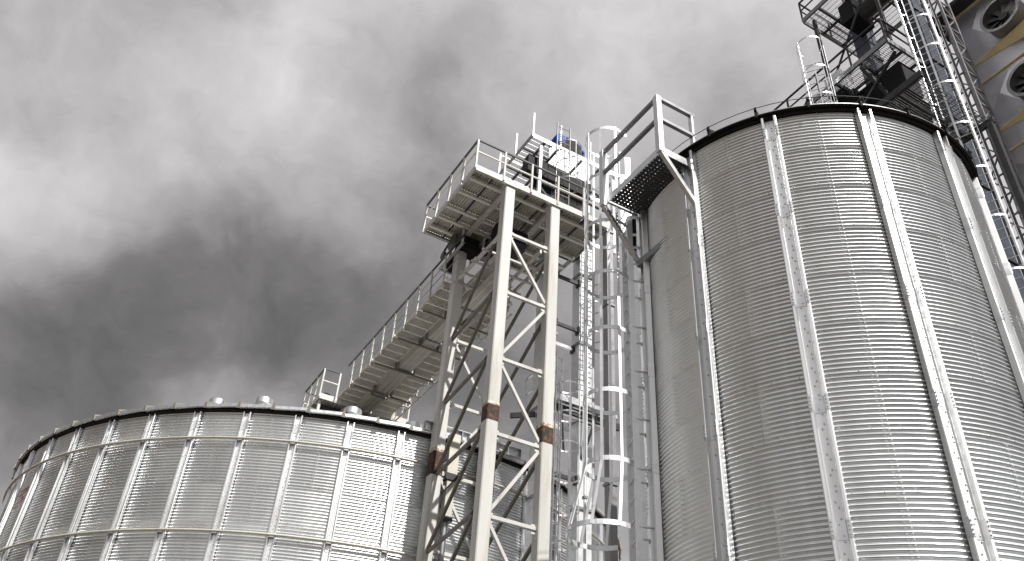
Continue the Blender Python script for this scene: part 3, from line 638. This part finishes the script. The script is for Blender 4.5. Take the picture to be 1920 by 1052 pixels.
UZ = 18.66; UX0, UX1, UY0, UY1 = 7.87, 10.75, 14.2, 16.1
up_ = Thing('elevator_head_platform', 'upper bright platform around the elevator head with thin bare posts', 'platform', (9.3, 15.1, UZ))
for a, c in (((UX0, UY0), (UX1, UY0)), ((UX0, UY1), (UX1, UY1)), ((UX0, UY0+.011), (UX0, UY1-.011)), ((UX1, UY0+.011), (UX1, UY1-.011))):
    b = MB(); b.beam((a[0], a[1], UZ+.07), (c[0], c[1], UZ+.07), .02, .15); up_.part('edge_beam', b, 'bright' if a[1] != UY0 + .011 else 'galv_dull')
for x in (8.28, 8.72, 9.5, 10.1):
    b = MB(); b.beam((x, UY0+.011, UZ+.03), (x, UY1-.011, UZ+.03), .05, .07); up_.part('joist', b, 'dark_steel')
for y in (14.72, 15.6):
    b = MB(); b.beam((UX0+.011, y, UZ+.033), (8.69, y, UZ+.033), .05, .06); up_.part('joist', b, 'dark_steel')
for x0, x1, y0, y1 in ((7.9, 8.25, 14.23, 14.7), (8.31, 8.69, 14.23, 14.7), (7.9, 8.25, 14.75, 15.57), (8.31, 8.69, 14.75, 15.57), (7.9, 8.25, 15.63, 16.07), (8.31, 8.69, 15.63, 16.07), (10.55, 10.72, 14.23, 16.07)):
    up_.part('grating_panel', grating(x0, x1, y0, y1, UZ+.07, 'y', .04), 'galv')
for x, y, h in ((UX0, UY0, .92), (8.76, UY0, .95), (9.75, UY0, .85), (UX1, UY0, .95), (UX0, UY1, .95), (UX0, 15.15, .95), (9.5, UY1, .95), (UX1, UY1, .95)):
    b = MB(); b.beam((x, y-.012, UZ), (x, y-.012, UZ+h), .04, .04, (1, 0, 0)); up_.part('post', b, 'galv')
b = MB(); b.beam((UX0, UY1, UZ+.9), (UX1, UY1, UZ+.9), .03, .03); up_.part('handrail', b, 'galv')
for x0 in (8.2, 10.6):
    for y in (14.3, 16.0):
        b = MB(); b.beam((x0, y, PZ+.17), (x0, y, UZ-.01), .08, .08); up_.part('support_column', b, 'galv')
b = MB(); b.beam((8.2, 14.3, 17.3), (10.6, 14.3, 17.3), .06, .12); up_.part('support_beam', b, 'dark_steel')
b = MB(); b.beam((8.2, 16.0, 17.3), (10.6, 16.0, 17.3), .06, .12); up_.part('support_beam', b, 'dark_steel')
b = MB(); b.beam((8.2, 14.3, 17.1), (9.4, 14.3, 15.95), .05, .05); up_.part('knee_brace', b, 'dark_steel')
caged_ladder('head_platform_ladder', 'short caged ladder hanging in front of the bright upper platform', 8.82, 14.14, radians(-90), PZ+.2, UZ+.95, [17.1, 17.75, 18.45], .42, .33, 'galv_dull', 5, rail=(.045, .015), bar=(.025, .006), hoop_h=.035)
# dark drive cabinet behind the platform rail
cab = Thing('elevator_gearbox', 'dark machine housing between the elevator trunks above the tower platform', 'machine', (9.2, 14.9, 16.0))
b = MB(); b.box((8.30, 14.75, 16.1), (8.86, 15.3, 17.7)); cab.part('housing', b, 'black'); b = MB(); b.box((9.36, 14.95, 15.95), (9.96, 15.3, 17.7)); cab.part('housing', b, 'black'); b = MB(); b.prism([(7.95, 17.75), (10.0, 17.72), (10.0, 18.25), (7.95, 18.33)], 'y', 14.5, 14.82); cab.part('belt_hood', b, 'black'); b = MB(); b.box((8.5, 14.7, 16.5), (8.65, 14.748, 16.75)); cab.part('nameplate', b, 'cream')

# landing half way up the elevator
MZ = 11.05
mid = Thing('elevator_landing', 'small landing on the elevator trunks beside the right tower leg', 'platform', (9.6, 14.7, MZ))
for a, c in (((8.9, 14.35), (10.65, 14.35)), ((8.9, 15.6), (10.65, 15.6)), ((8.9, 14.361), (8.9, 15.589)), ((10.65, 14.361), (10.65, 15.589))):
    b = MB(); b.beam((a[0], a[1], MZ+.08), (c[0], c[1], MZ+.08), .02, .17); mid.part('edge_beam', b, 'galv')
for x0, x1, y0, y1 in ((8.92, 9.5, 14.37, 14.94), (9.51, 10.1, 14.37, 14.94), (10.11, 10.63, 14.37, 14.94)):
    mid.part('grating_panel', grating(x0, x1, y0, y1, MZ, 'x', .045), 'galv_dull')
b = MB(); b.beam((8.6, 14.5, MZ-.12), (10.8, 14.5, MZ-.12), .08, .16); mid.part('main_beam', b, 'dark_steel')
b = MB(); b.beam((8.88, 15.1, MZ-.12), (8.45, 15.5, MZ-.12), .07, .12); mid.part('bracket', b, 'dark_steel')
rail_run(mid, [(8.9, 15.6, MZ+.16), (8.9, 14.35, MZ+.16)], .9, sp=.6, mat='galv')
b = MB(); b.beam((9.1, 14.35, MZ-.02), (9.6, 14.98, MZ-.9), .05, .05); b.beam((10.1, 14.35, MZ-.02), (10.1, 14.98, MZ-.9), .05, .05); mid.part('knee_brace', b, 'galv_dull')
caged_ladder('lower_elevator_ladder', 'slim caged ladder below the landing to the right of the tower leg', 8.985, 14.28, radians(-62), 0.1, MZ+1.1, [2.6 + .72 * i for i in range(13)], .27, .27, 'galv', 5, rail=(.035, .012), bar=(.028, .006), hoop_h=.035)
caged_ladder('upper_elevator_ladder', 'slim ladder on the elevator trunk above the landing', 10.16, 14.92, radians(-90), MZ+.2, PZ+.6, [13.3, 14.2, 15.1], .36, .28, 'galv_dull', 3, rail=(.035, .012), bar=(.02, .006), hoop_h=.03)
for i, (z, y) in enumerate(((13.62, 15.06), (13.18, 15.28), (15.1, 15.06), (9.6, 15.06))):
    st = Thing('tie_strut', ['dark strut joining the two elevator trunks half way between landing and platform', 'pale strut joining the elevator trunks just below a dark one', 'dark strut joining the elevator trunks just under the tower platform', 'dark strut joining the elevator trunks below the landing'][i], 'strut', (9.65, y, z), 'struts between the elevator trunks')
    b = MB(); b.beam((9.35, y, z), (9.96, y, z), .06, .09); st.part('beam', b, 'dark_steel' if i != 1 else 'galv')
    b = MB(); b.box((9.31, y-.08, z-.1), (9.35, y+.08, z+.1)); st.part('end_plate', b, 'dark_steel'); b = MB(); b.box((9.96, y-.08, z-.1), (10.0, y+.08, z+.1)); st.part('end_plate', b, 'dark_steel')

dp = Thing('grey_downpipe', 'plain grey square downpipe standing behind the bright caged ladder', 'pipe', (9.15, 12.6, 0))
for i in range(7):
    b = MB(); b.box((9.07, 12.5, .1 + i*2.1), (9.24, 12.67, .1 + i*2.1 + 2.09)); t_ = dp.part('pipe_section', b, 'galv_dull'); b = MB(); b.box((9.045, 12.475, 2.1 + i*2.1), (9.265, 12.695, 2.15 + i*2.1)); dp.part('collar', b, 'galv_dull', t_)
cp = Thing('thin_conduit', 'thin bright conduit running up between the two caged ladders', 'conduit', (8.57, 12.6, 0))
b = MB(); b.tube((8.57, 12.6, 0), (8.57, 12.6, 15.4), .028, 10); cp.part('tube', b, 'bright')
for z in (2, 4, 6, 8, 10, 12, 14): b = MB(); b.box((8.53, 12.56, z), (8.61, 12.64, z+.05)); cp.part('clamp', b, 'galv_dull')

# ---------------------------------------------------------------- beam and chute at the wide silo's eave
bm = Thing('eave_beam', 'grey steel channel beam crossing behind the tower at the wide silo eave', 'beam', (7.8, 15.98, 10.2))
b = MB(); b.box((6.56, 16.02, 10.20), (9.06, 16.035, 10.43)); b.box((6.56, 15.94, 10.20), (9.06, 16.02, 10.215)); b.box((6.56, 15.94, 10.415), (9.06, 16.02, 10.43)); bm.part('channel', b, 'galv')
for x in (6.57, 6.9, 7.5, 8.1, 8.7, 9.04):
    b = MB(); b.box((x-.008, 15.945, 10.216), (x+.008, 16.019, 10.414)); bm.part('web_plate', b, 'galv_dull')
b = MB(); b.box((8.3, 16.036, 10.25), (8.4, 16.6, 10.4)); b.box((6.9, 16.036, 10.25), (7.0, 16.6, 10.4)); bm.part('bracket', b, 'galv_dull')
ch = Thing('wall_chute', 'tan square duct hanging down the wide silo wall behind the left tower leg', 'duct', (7.25, 15.95, 9.2))
b = MB(); b.box((7.12, 15.72, 9.25), (7.36, 15.92, 10.18)); ch.part('upper_duct', b, 'duct'); b = MB(); b.box((7.10, 15.71, 9.10), (7.38, 15.93, 9.24)); ch.part('collar', b, 'dark_steel')
b = MB(); b.box((7.15, 15.74, 8.3), (7.34, 15.91, 9.09)); ch.part('lower_duct', b, 'duct'); b = MB(); b.box((7.13, 15.73, 8.2), (7.36, 15.92, 8.3)); ch.part('collar', b, 'dark_steel')
b = MB(); b.tube((7.24, 15.83, .3), (7.24, 15.83, 8.2), .06, 12); ch.part('down_pipe', b, 'galv_dull')
b = MB(); b.path([(7.05, 15.8, 8.75), (7.30, 15.66, 9.12), (7.40, 15.66, 9.32), (7.5, 15.7, 9.42)], .012); ch.part('cable', b, 'black')
b = MB(); b.box((7.15, 15.92, 8.6), (7.34, 16.02, 8.66)); b.box((7.15, 15.92, 9.6), (7.34, 16.02, 9.66)); ch.part('wall_bracket', b, 'galv_dull')

# ---------------------------------------------------------------- access platform on the narrow silo
AZ = 1.7 + 10.28 * KS; AX0, AX1, AY0, AY1 = 6.72 * KS, 7.40 * KS, 7.72 * KS, 9.24 * KS
acc = Thing('silo_access_platform', 'bracketed access platform with perforated floor and railing on the narrow silo', 'platform', (7.05 * KS, 8.5 * KS, AZ))
# perforated floor: plate with real round holes laid out in rows
def perforated(x0, x1, y0, y1, z, t, nx, ny, r):
    b = MB(); n = 6; dx, dy = (x1 - x0) / nx, (y1 - y0) / ny
    for i in range(nx):
        for j in range(ny):
            cx, cy = x0 + (i+.5)*dx, y0 + (j+.5)*dy
            rr = r * (1.35 if (i + 2*j) % 5 == 0 else 0.8)
            sq = [(cx-dx/2, cy-dy/2), (cx, cy-dy/2), (cx+dx/2, cy-dy/2), (cx+dx/2, cy), (cx+dx/2, cy+dy/2), (cx, cy+dy/2), (cx-dx/2, cy+dy/2), (cx-dx/2, cy)]
            ho = [(cx + rr*cos(a), cy + rr*sin(a)) for a in [radians(225 + 45*k) for k in range(8)]]
            for zz, flip in ((z, True), (z + t, False)):
                vs = [(p[0], p[1], zz) for p in sq + ho]; fs = [(k, (k+1) % 8, 8 + (k+1) % 8, 8 + k) for k in range(8)]
                b.add(vs, [f[::-1] for f in fs] if flip else fs)
            b.add([(p[0], p[1], z) for p in ho] + [(p[0], p[1], z+t) for p in ho], [(k, (k+1) % 8, 8 + (k+1) % 8, 8 + k) for k in range(8)])
    return b
acc.part('perforated_floor', perforated(AX0+.02, AX1+.09, AY0+.02, AY1-.02, AZ+.05, .003, 10, 20, .0085), 'dark_steel')
for a, c in (((AX0, AY0), (AX0, AY1)), ((AX0+.006, AY0), (AX1, AY0)), ((AX0+.006, AY1), (AX1, AY1)), ((AX1+.10, AY0+.006), (AX1+.10, AY1-.006))):
    b = MB(); b.beam((a[0], a[1], AZ+.06), (c[0], c[1], AZ+.06), .010, .13); acc.part('edge_angle', b, 'galv')
AH = 1.13
def apost(x, y, z0, z1): b = MB(); b.beam((x, y, z0), (x, y, z1), .09, .09, (1, 0, 0)); acc.part('post', b, 'bright')
apost(AX0-.042, AY0-.04, AZ-.06, AZ+AH); apost(AX0-.042, AY1+.04, AZ-.06, AZ+AH); 
b = MB(); b.beam((AX1+.01, AY0-.045, AZ-1.2), (AX1+.01, AY0-.045, AZ+AH), .07, .045, (1, 0, 0)); acc.part('wall_post', b, 'galv')
b = MB(); b.beam((AX1+.05, AY1+.045, AZ-1.2), (AX1+.05, AY1+.045, AZ+.1), .07, .045, (1, 0, 0)); acc.part('wall_post', b, 'galv')
for z in (AZ + AH - .03, AZ + .64):
    b = MB(); b.beam((AX0-.042, AY0-.04, z), (AX0-.042, AY1+.04, z), .06, .055); acc.part('handrail', b, 'galv_dull')
    b = MB(); b.beam((AX0-.042, AY0-.05, z), (AX1+.06, AY0-.05, z), .06, .055); acc.part('handrail', b, 'galv_dull')
for y in (AY0-.045, AY1+.045):
    b = MB(); b.beam((AX0-.03, y, AZ-.05), (AX1+.03, y, AZ-.90), .065, .065); acc.part('knee_brace', b, 'galv')
b = MB(); b.beam((AX1+.02, AY0-.03, AZ-.93), (AX1+.02, AY1+.05, AZ-.93), .08, .11); acc.part('wall_beam', b, 'galv_dull')
for y, a in ((AY0-.05, radians(188.48)), (AY1+.05, radians(160.8))):
    b = MB(); c = ring_pt(RX, RY, RR + .09, a, 0); b.beam((AX1+.02, y, AZ-.93), (c[0]+.05, c[1], AZ-.93), .05, .09); acc.part('wall_bracket', b, 'galv_dull')

# caged ladder on the narrow silo
an = radians(180 - 25); wx, wy = RX + RR * cos(an), RY + RR * sin(an)
kz = lambda z: 1.7 + (z - 1.7) * KS
caged_ladder('silo_caged_ladder', 'bright galvanised caged ladder climbing the left edge of the narrow silo', wx + .24*cos(an), wy + .24*sin(an), an, 0.6, kz(13.4), [kz(z) for z in (7.15, 8.3, 9.45, 10.6, 11.75, 12.9, 14.12)], .42, .35, 'bright', 6, flare=(kz(6.12), .47), clips=[kz(z) for z in (12.0, 11.3, 10.55, 9.6, 8.75, 7.9, 7.08, 6.2, 5.3, 4.4, 3.4)], wall=.24, rail=(.085, .03), rail_top=kz(13.5), bar=(.038, .012), hoop_h=.065)

# ---------------------------------------------------------------- grain dryer and its steelwork on the far right
DX = 19.0; DY0, DY1 = 0.5, 8.16; DZ = 24.75
dry = Thing('grain_dryer', 'tall grey clad grain dryer with round fans at the right edge', 'dryer', (21, 4.3, 0))
b = MB(); b.box((DX+.06, DY0, 0), (DX+4, DY1-.04, DZ-.05)); dry.part('shell', b, 'dark_steel')
zs = [DZ]
mod = 2.735; z = 22.53
while z > 0.5: zs.append(z); zs.append(z - .83); z -= mod
ysp = [DY1, 6.35, 4.55, 2.75, DY0 + .4]
for i in range(len(zs) - 1):
    z1, z0 = zs[i], zs[i+1]
    if z1 - z0 > 1.0:
        for j in range(4):
            ya, yb = ysp[j] - .006, ysp[j+1] + .006; hm = (z1 + z0) / 2
            b = MB(); b.box((DX+.03, yb, z0+.02), (DX+.07, ya, z1-.02)); p = dry.part('cladding_panel', b, 'dryer')
            ym = ya - .55; b = MB()   # folded stiffening crease: shallow facet pressed out of the panel
            b.add([(DX+.03, ya-.02, z0+.25), (DX+.03, yb+.35, z0+.05), (DX+.03, yb+.62, z1-.12), (DX+.03, ya-.25, z1-.35), (DX-.07, ym-.2, hm+.15)], [(0, 1, 4), (1, 2, 4), (2, 3, 4), (3, 0, 4)]); dry.part('pressed_facet', b, 'dryer', p)
    else:
        for j in range(4):
            b = MB(); b.box((DX+.03, ysp[j+1]+.006, z0+.02), (DX+.07, ysp[j]-.006, z1-.02)); dry.part('cladding_panel', b, 'dryer')
for z in zs:
    b = MB(); b.box((DX-.02, DY0, z-.022), (DX+.055, DY1, z+.022)); r_ = dry.part('joint_rib', b, 'warm_bounce')
for k, z in enumerate(zs[1::2]):
    # wedge shaped air hood that deepens towards the near end, its sloped underside turned to the yard
    b = MB(); y0, y1 = 4.3, DY1 - .1
    b.add([(DX+.02, y1, z), (DX+.02, y0, z+.62), (DX+.02, y0, z-.62), (DX-.42, y0, z), ], [(0, 1, 3), (0, 3, 2), (1, 2, 3), (0, 2, 1)]); dry.part('air_hood', b, 'warm_bounce')
fz0 = 23.15
for k in range(7):
    z = fz0 - mod * k; y = 6.45 if k % 1 == 0 else 6.6
    f = None; b = MB(); n = 28; R0 = .50
    for r0, r1, x0, x1 in ((R0, R0 + .045, DX - .45, DX + .05), (R0, R0 + .09, DX - .47, DX - .42)):
        q = []; fs = []
        for i in range(n):
            a = 2*pi*i/n
            for rr, xx in ((r0, x0), (r1, x0), (r1, x1), (r0, x1)): q.append((xx, y + rr*cos(a), z + rr*sin(a)))
        for i in range(n):
            A, B = 4*i, 4*((i+1) % n)
            for j in range(4): fs.append((A+j, A+(j+1) % 4, B+(j+1) % 4, B+j))
        b.add(q, fs, False)
    cw = dry.part('fan_cowl', b, 'galv_dull')
    b = MB(); b.tube((DX-.30, y, z), (DX-.12, y, z), .13, 18); hub = dry.part('fan_hub', b, 'dark_steel', cw)
    for i in range(10):
        a = 2*pi*i/10; d = Vector((0, cos(a), sin(a))); t = Vector((0, -sin(a), cos(a))); b = MB(); c = Vector((DX-.2, y, z))
        p0, p1 = c + d*.12, c + d*.48; tw0 = (t*.06 + Vector((.05, 0, 0))); tw1 = (t*.12 + Vector((.04, 0, 0))); th = Vector((.006, 0, 0))
        b.add([p0-tw0, p0+tw0, p1+tw1, p1-tw1, p0-tw0+th, p0+tw0+th, p1+tw1+th, p1-tw1+th], [(3,2,1,0), (4,5,6,7), (0,1,5,4), (1,2,6,5), (2,3,7,6), (3,0,4,7)]); dry.part('fan_blade', b, 'galv_dull', cw)
    b = MB(); b.tube((DX-.05, y, z), (DX-.045, y, z), R0 - .005, 28); dry.part('fan_back', b, 'black', cw)
b = MB(); b.box((DX-.5, DY0-.3, DZ+.02), (DX+4.2, DY1+.3, DZ+.14)); dry.part('roof_slab', b, 'dark_steel')

# elevator trunks by the dryer
de = Thing('dryer_elevator', 'dark twin trunk elevator standing beside the dryer', 'elevator', (17.6, 9.0, 0))
for x0, x1, y0, y1, zt in ((17.30, 17.75, 8.02, 8.45, 29), (17.60, 18.05, 9.85, 10.35, 29.5)):
    for i in range(int(zt / 2.4)):
        b = MB(); b.box((x0, y0, .3 + i*2.4), (x1, y1, .3 + i*2.4 + 2.385)); t_ = de.part('trunk_section', b, 'trunk')
        b = MB(); b.box((x0-.04, y0-.04, .3+i*2.4+2.32), (x1+.04, y1+.04, .3+i*2.4+2.384)); de.part('flange', b, 'dark_steel', t_)
b = MB(); b.box((17.1, 7.9, 0), (18.2, 10.5, .3)); de.part('boot', b, 'dark_steel')
b = MB(); b.box((17.15, 7.85, 28.9), (18.2, 10.5, 30.2)); de.part('head_casing', b, 'galv_dull')

def big_platform(name, label, x0, x1, y0, y1, z, joist_x, joist_y, rails, grate, h=1.0):
    T = Thing(name, label, 'platform', ((x0+x1)/2, (y0+y1)/2, z))
    for a, c in (((x0, y0), (x0, y1)), ((x1, y0), (x1, y1)), ((x0+.03, y0), (x1-.03, y0)), ((x0+.03, y1), (x1-.03, y1))):
        b = MB(); b.beam((a[0], a[1], z+.09), (c[0], c[1], z+.09), .06, .18); T.part('edge_beam', b, 'galv_dull')
    for y in joist_x: b = MB(); b.beam((x0+.031, y, z+.06), (x1-.031, y, z+.06), .06, .12); T.part('joist', b, 'dark_steel')
    for x in joist_y: b = MB(); b.beam((x, y0+.031, z+.065), (x, y1-.031, z+.065), .05, .10); T.part('joist', b, 'dark_steel')
    for g_ in grate: T.part('grating_panel', grating(*g_, z+.125, 'x', .055), 'galv_dull')
    rail_run(T, [(p[0], p[1], z+.18) for p in rails], h - .18 + .05, sp=1.15, mat='dark_steel', r=.025)
    return T
W2 = big_platform('dryer_lower_platform', 'dark railed platform behind the narrow silo roof below another platform', 15.82, 18.8, 8.35, 13.2, 22.0, [9.3, 10.2, 11.1, 12.0], [16.5, 17.2],
    [(15.82, 13.2), (15.82, 8.35), (17.0, 8.35)], [(15.86, 16.46, 8.4, 9.26), (15.86, 16.46, 9.34, 10.16), (15.86, 16.46, 10.24, 11.06), (15.86, 16.46, 11.14, 11.96), (15.86, 16.46, 12.04, 13.15), (16.54, 17.16, 8.4, 9.26), (16.54, 17.16, 12.04, 13.15), (17.24, 18.7, 11.14, 13.15)])
W1 = big_platform('dryer_upper_platform', 'highest dark railed platform cut by the top edge of the picture', 16.07, 18.8, 8.2, 10.95, 26.0, [8.9, 9.6, 10.3], [17.0, 17.9],
    [(16.07, 8.2), (16.07, 10.95), (18.8, 10.95)], [(16.1, 16.96, 8.25, 8.86), (16.1, 16.96, 8.94, 9.56), (16.1, 16.96, 9.64, 10.26), (16.1, 16.96, 10.34, 10.9), (17.04, 17.86, 10.34, 10.9), (17.94, 18.76, 10.4, 10.9), (17.04, 17.55, 8.94, 10.26), (18.1, 18.76, 8.25, 10.26)])
for x, y, zt in ((18.55, 12.9, 26), (18.55, 8.6, 26), (16.2, 12.9, 22)):
    b = MB(); b.beam((x, y, 0), (x, y, 22.0), .16, .16); W2.part('column', b, 'dark_steel')
for x, y in ((16.3, 10.7), (16.3, 8.5), (18.55, 10.7)):
    b = MB(); b.beam((x, y, 22.18), (x, y, 26.0), .10, .10); W1.part('column', b, 'dark_steel')
b = MB(); b.beam((16.3, 10.7, 22.4), (18.55, 10.7, 25.6), .05, .05); W1.part('cross_brace', b, 'dark_steel')
b = MB(); b.beam((16.3, 8.5, 25.7), (16.3, 10.7, 22.6), .05, .05); W1.part('cross_brace', b, 'dark_steel')
b = MB(); b.beam((15.9, 13.1, 21.9), (15.9, 8.4, 18.5), .07, .07) if False else b.beam((16.2, 12.9, 18.6), (16.2, 8.4, 21.9), .08, .08); W2.part('knee_brace', b, 'dark_steel')
b = MB(); b.beam((15.85, 9.3, 21.9), (18.5, 8.6, 18.0), .10, .10); W2.part('knee_brace', b, 'dark_steel')
b = MB(); b.beam((15.85, 11.5, 21.9), (18.5, 11.5, 18.0), .10, .10); W2.part('knee_brace', b, 'dark_steel')
hop = Thing('dryer_feed_hopper', 'black feed hopper and drive hanging under the dark lower platform', 'hopper', (17.2, 10.5, 21))
b = MB(); b.prism([(16.55, 21.95), (18.7, 21.95), (18.2, 19.6), (16.9, 19.6)], 'y', 9.2, 12.6); hop.part('hopper', b, 'black')
b = MB(); b.box((16.5, 8.55, 20.7), (17.2, 9.15, 21.85)); hop.part('gearbox', b, 'black')
b = MB(); b.tube((17.4, 10.2, 16.0), (17.4, 10.2, 19.6), .45, 18); hop.part('down_spout', b, 'dark_steel')
motor(hop, (16.3, 10.4, 21.55), (0, 1, 0), 1.0, .26, 'black')
hd2 = Thing('dryer_head_drive', 'dark round drive drum beneath the highest platform', 'machine', (17.0, 9.5, 25))
b = MB(); b.tube((16.9, 8.2, 25.3), (16.9, 9.4, 25.3), .3, 20); hd2.part('drum', b, 'dark_steel'); b = MB(); b.box((16.5, 9.4, 25.0), (17.4, 9.9, 25.9)); hd2.part('gearbox', b, 'black'); b = MB(); b.box((16.2, 10.2, 22.2), (16.75, 10.8, 23.0)); hd2.part('cabinet', b, 'galv')
wk = Thing('dryer_side_walkway', 'dark open walkway between narrow silo roof and dryer with light grating', 'walkway', (17.5, 8, 17.8))
for y0 in (7.2, 7.9, 8.6, 9.3, 10.0):
    wk.part('grating_panel', grating(14.6, 17.2, y0, y0+.6, 18.6, 'x', .055), 'dark_steel')
    b = MB(); b.beam((14.5, y0+.65, 18.55), (17.25, y0+.65, 18.55), .07, .12); wk.part('joist', b, 'dark_steel')
for x in (14.55, 17.25):
    b = MB(); b.beam((x, 7.1, 18.55), (x, 10.75, 18.55), .08, .2); wk.part('edge_beam', b, 'dark_steel')
for x, y in ((14.6, 10.6), (17.2, 10.6), (17.2, 7.2)):
    b = MB(); b.beam((x, y, 0), (x, y, 18.44), .14, .14); wk.part('column', b, 'dark_steel')

caged_ladder('dryer_caged_ladder', 'long bright caged ladder leaning across the view in front of the dryer', 16.55, 7.66, radians(200), 1.0, 27.5, [16.3, 17.8, 19.3, 20.8, 22.05, 23.1, 24.3, 25.5, 26.7] + [14.8, 13.3, 11.8, 10.3, 8.8, 7.3, 5.8, 4.3], .50, .40, 'galv', 5, rail=(.07, .025), bar=(.05, .008), hoop_h=.05)
caged_ladder('platform_caged_ladder', 'open topped caged ladder standing above the narrow silo roof at the dark platform', 15.35, 10.45, radians(215), 14.0, 23.1, [18.5, 19.6, 20.8, 22.0, 23.3], .5, .38, 'galv', 5, rail=(.05, .02), bar=(.03, .008), hoop_h=.05, rail_top=23.3)
# lattice mast between ladder and dryer
mast = Thing('lattice_mast', 'narrow dark lattice mast standing between the long ladder and the dryer', 'mast', (18.0, 7.9, 0))
mx0, mx1, my0, my1 = 17.85, 18.35, 7.55, 8.0
for x in (mx0, mx1):
    for y in (my0, my1): b = MB(); b.beam((x, y, 0), (x, y, 26), .07, .07, (1, 0, 0)); mast.part('leg', b, 'galv_dull')
z = .5; i = 0
while z < 25.2:
    b = MB(); b.beam((mx0, my0, z), (mx0, my1, z), .04, .04); b.beam((mx0, my0, z), (mx1, my0, z), .04, .04); mast.part('rung_brace', b, 'galv_dull')
    b = MB(); b.beam((mx0, my0 if i % 2 else my1, z), (mx0, my1 if i % 2 else my0, z+.65), .035, .035); b.beam((mx0 if i % 2 else mx1, my0, z), (mx1 if i % 2 else mx0, my0, z+.65), .035, .035); mast.part('diagonal_brace', b, 'galv_dull'); z += .65; i += 1
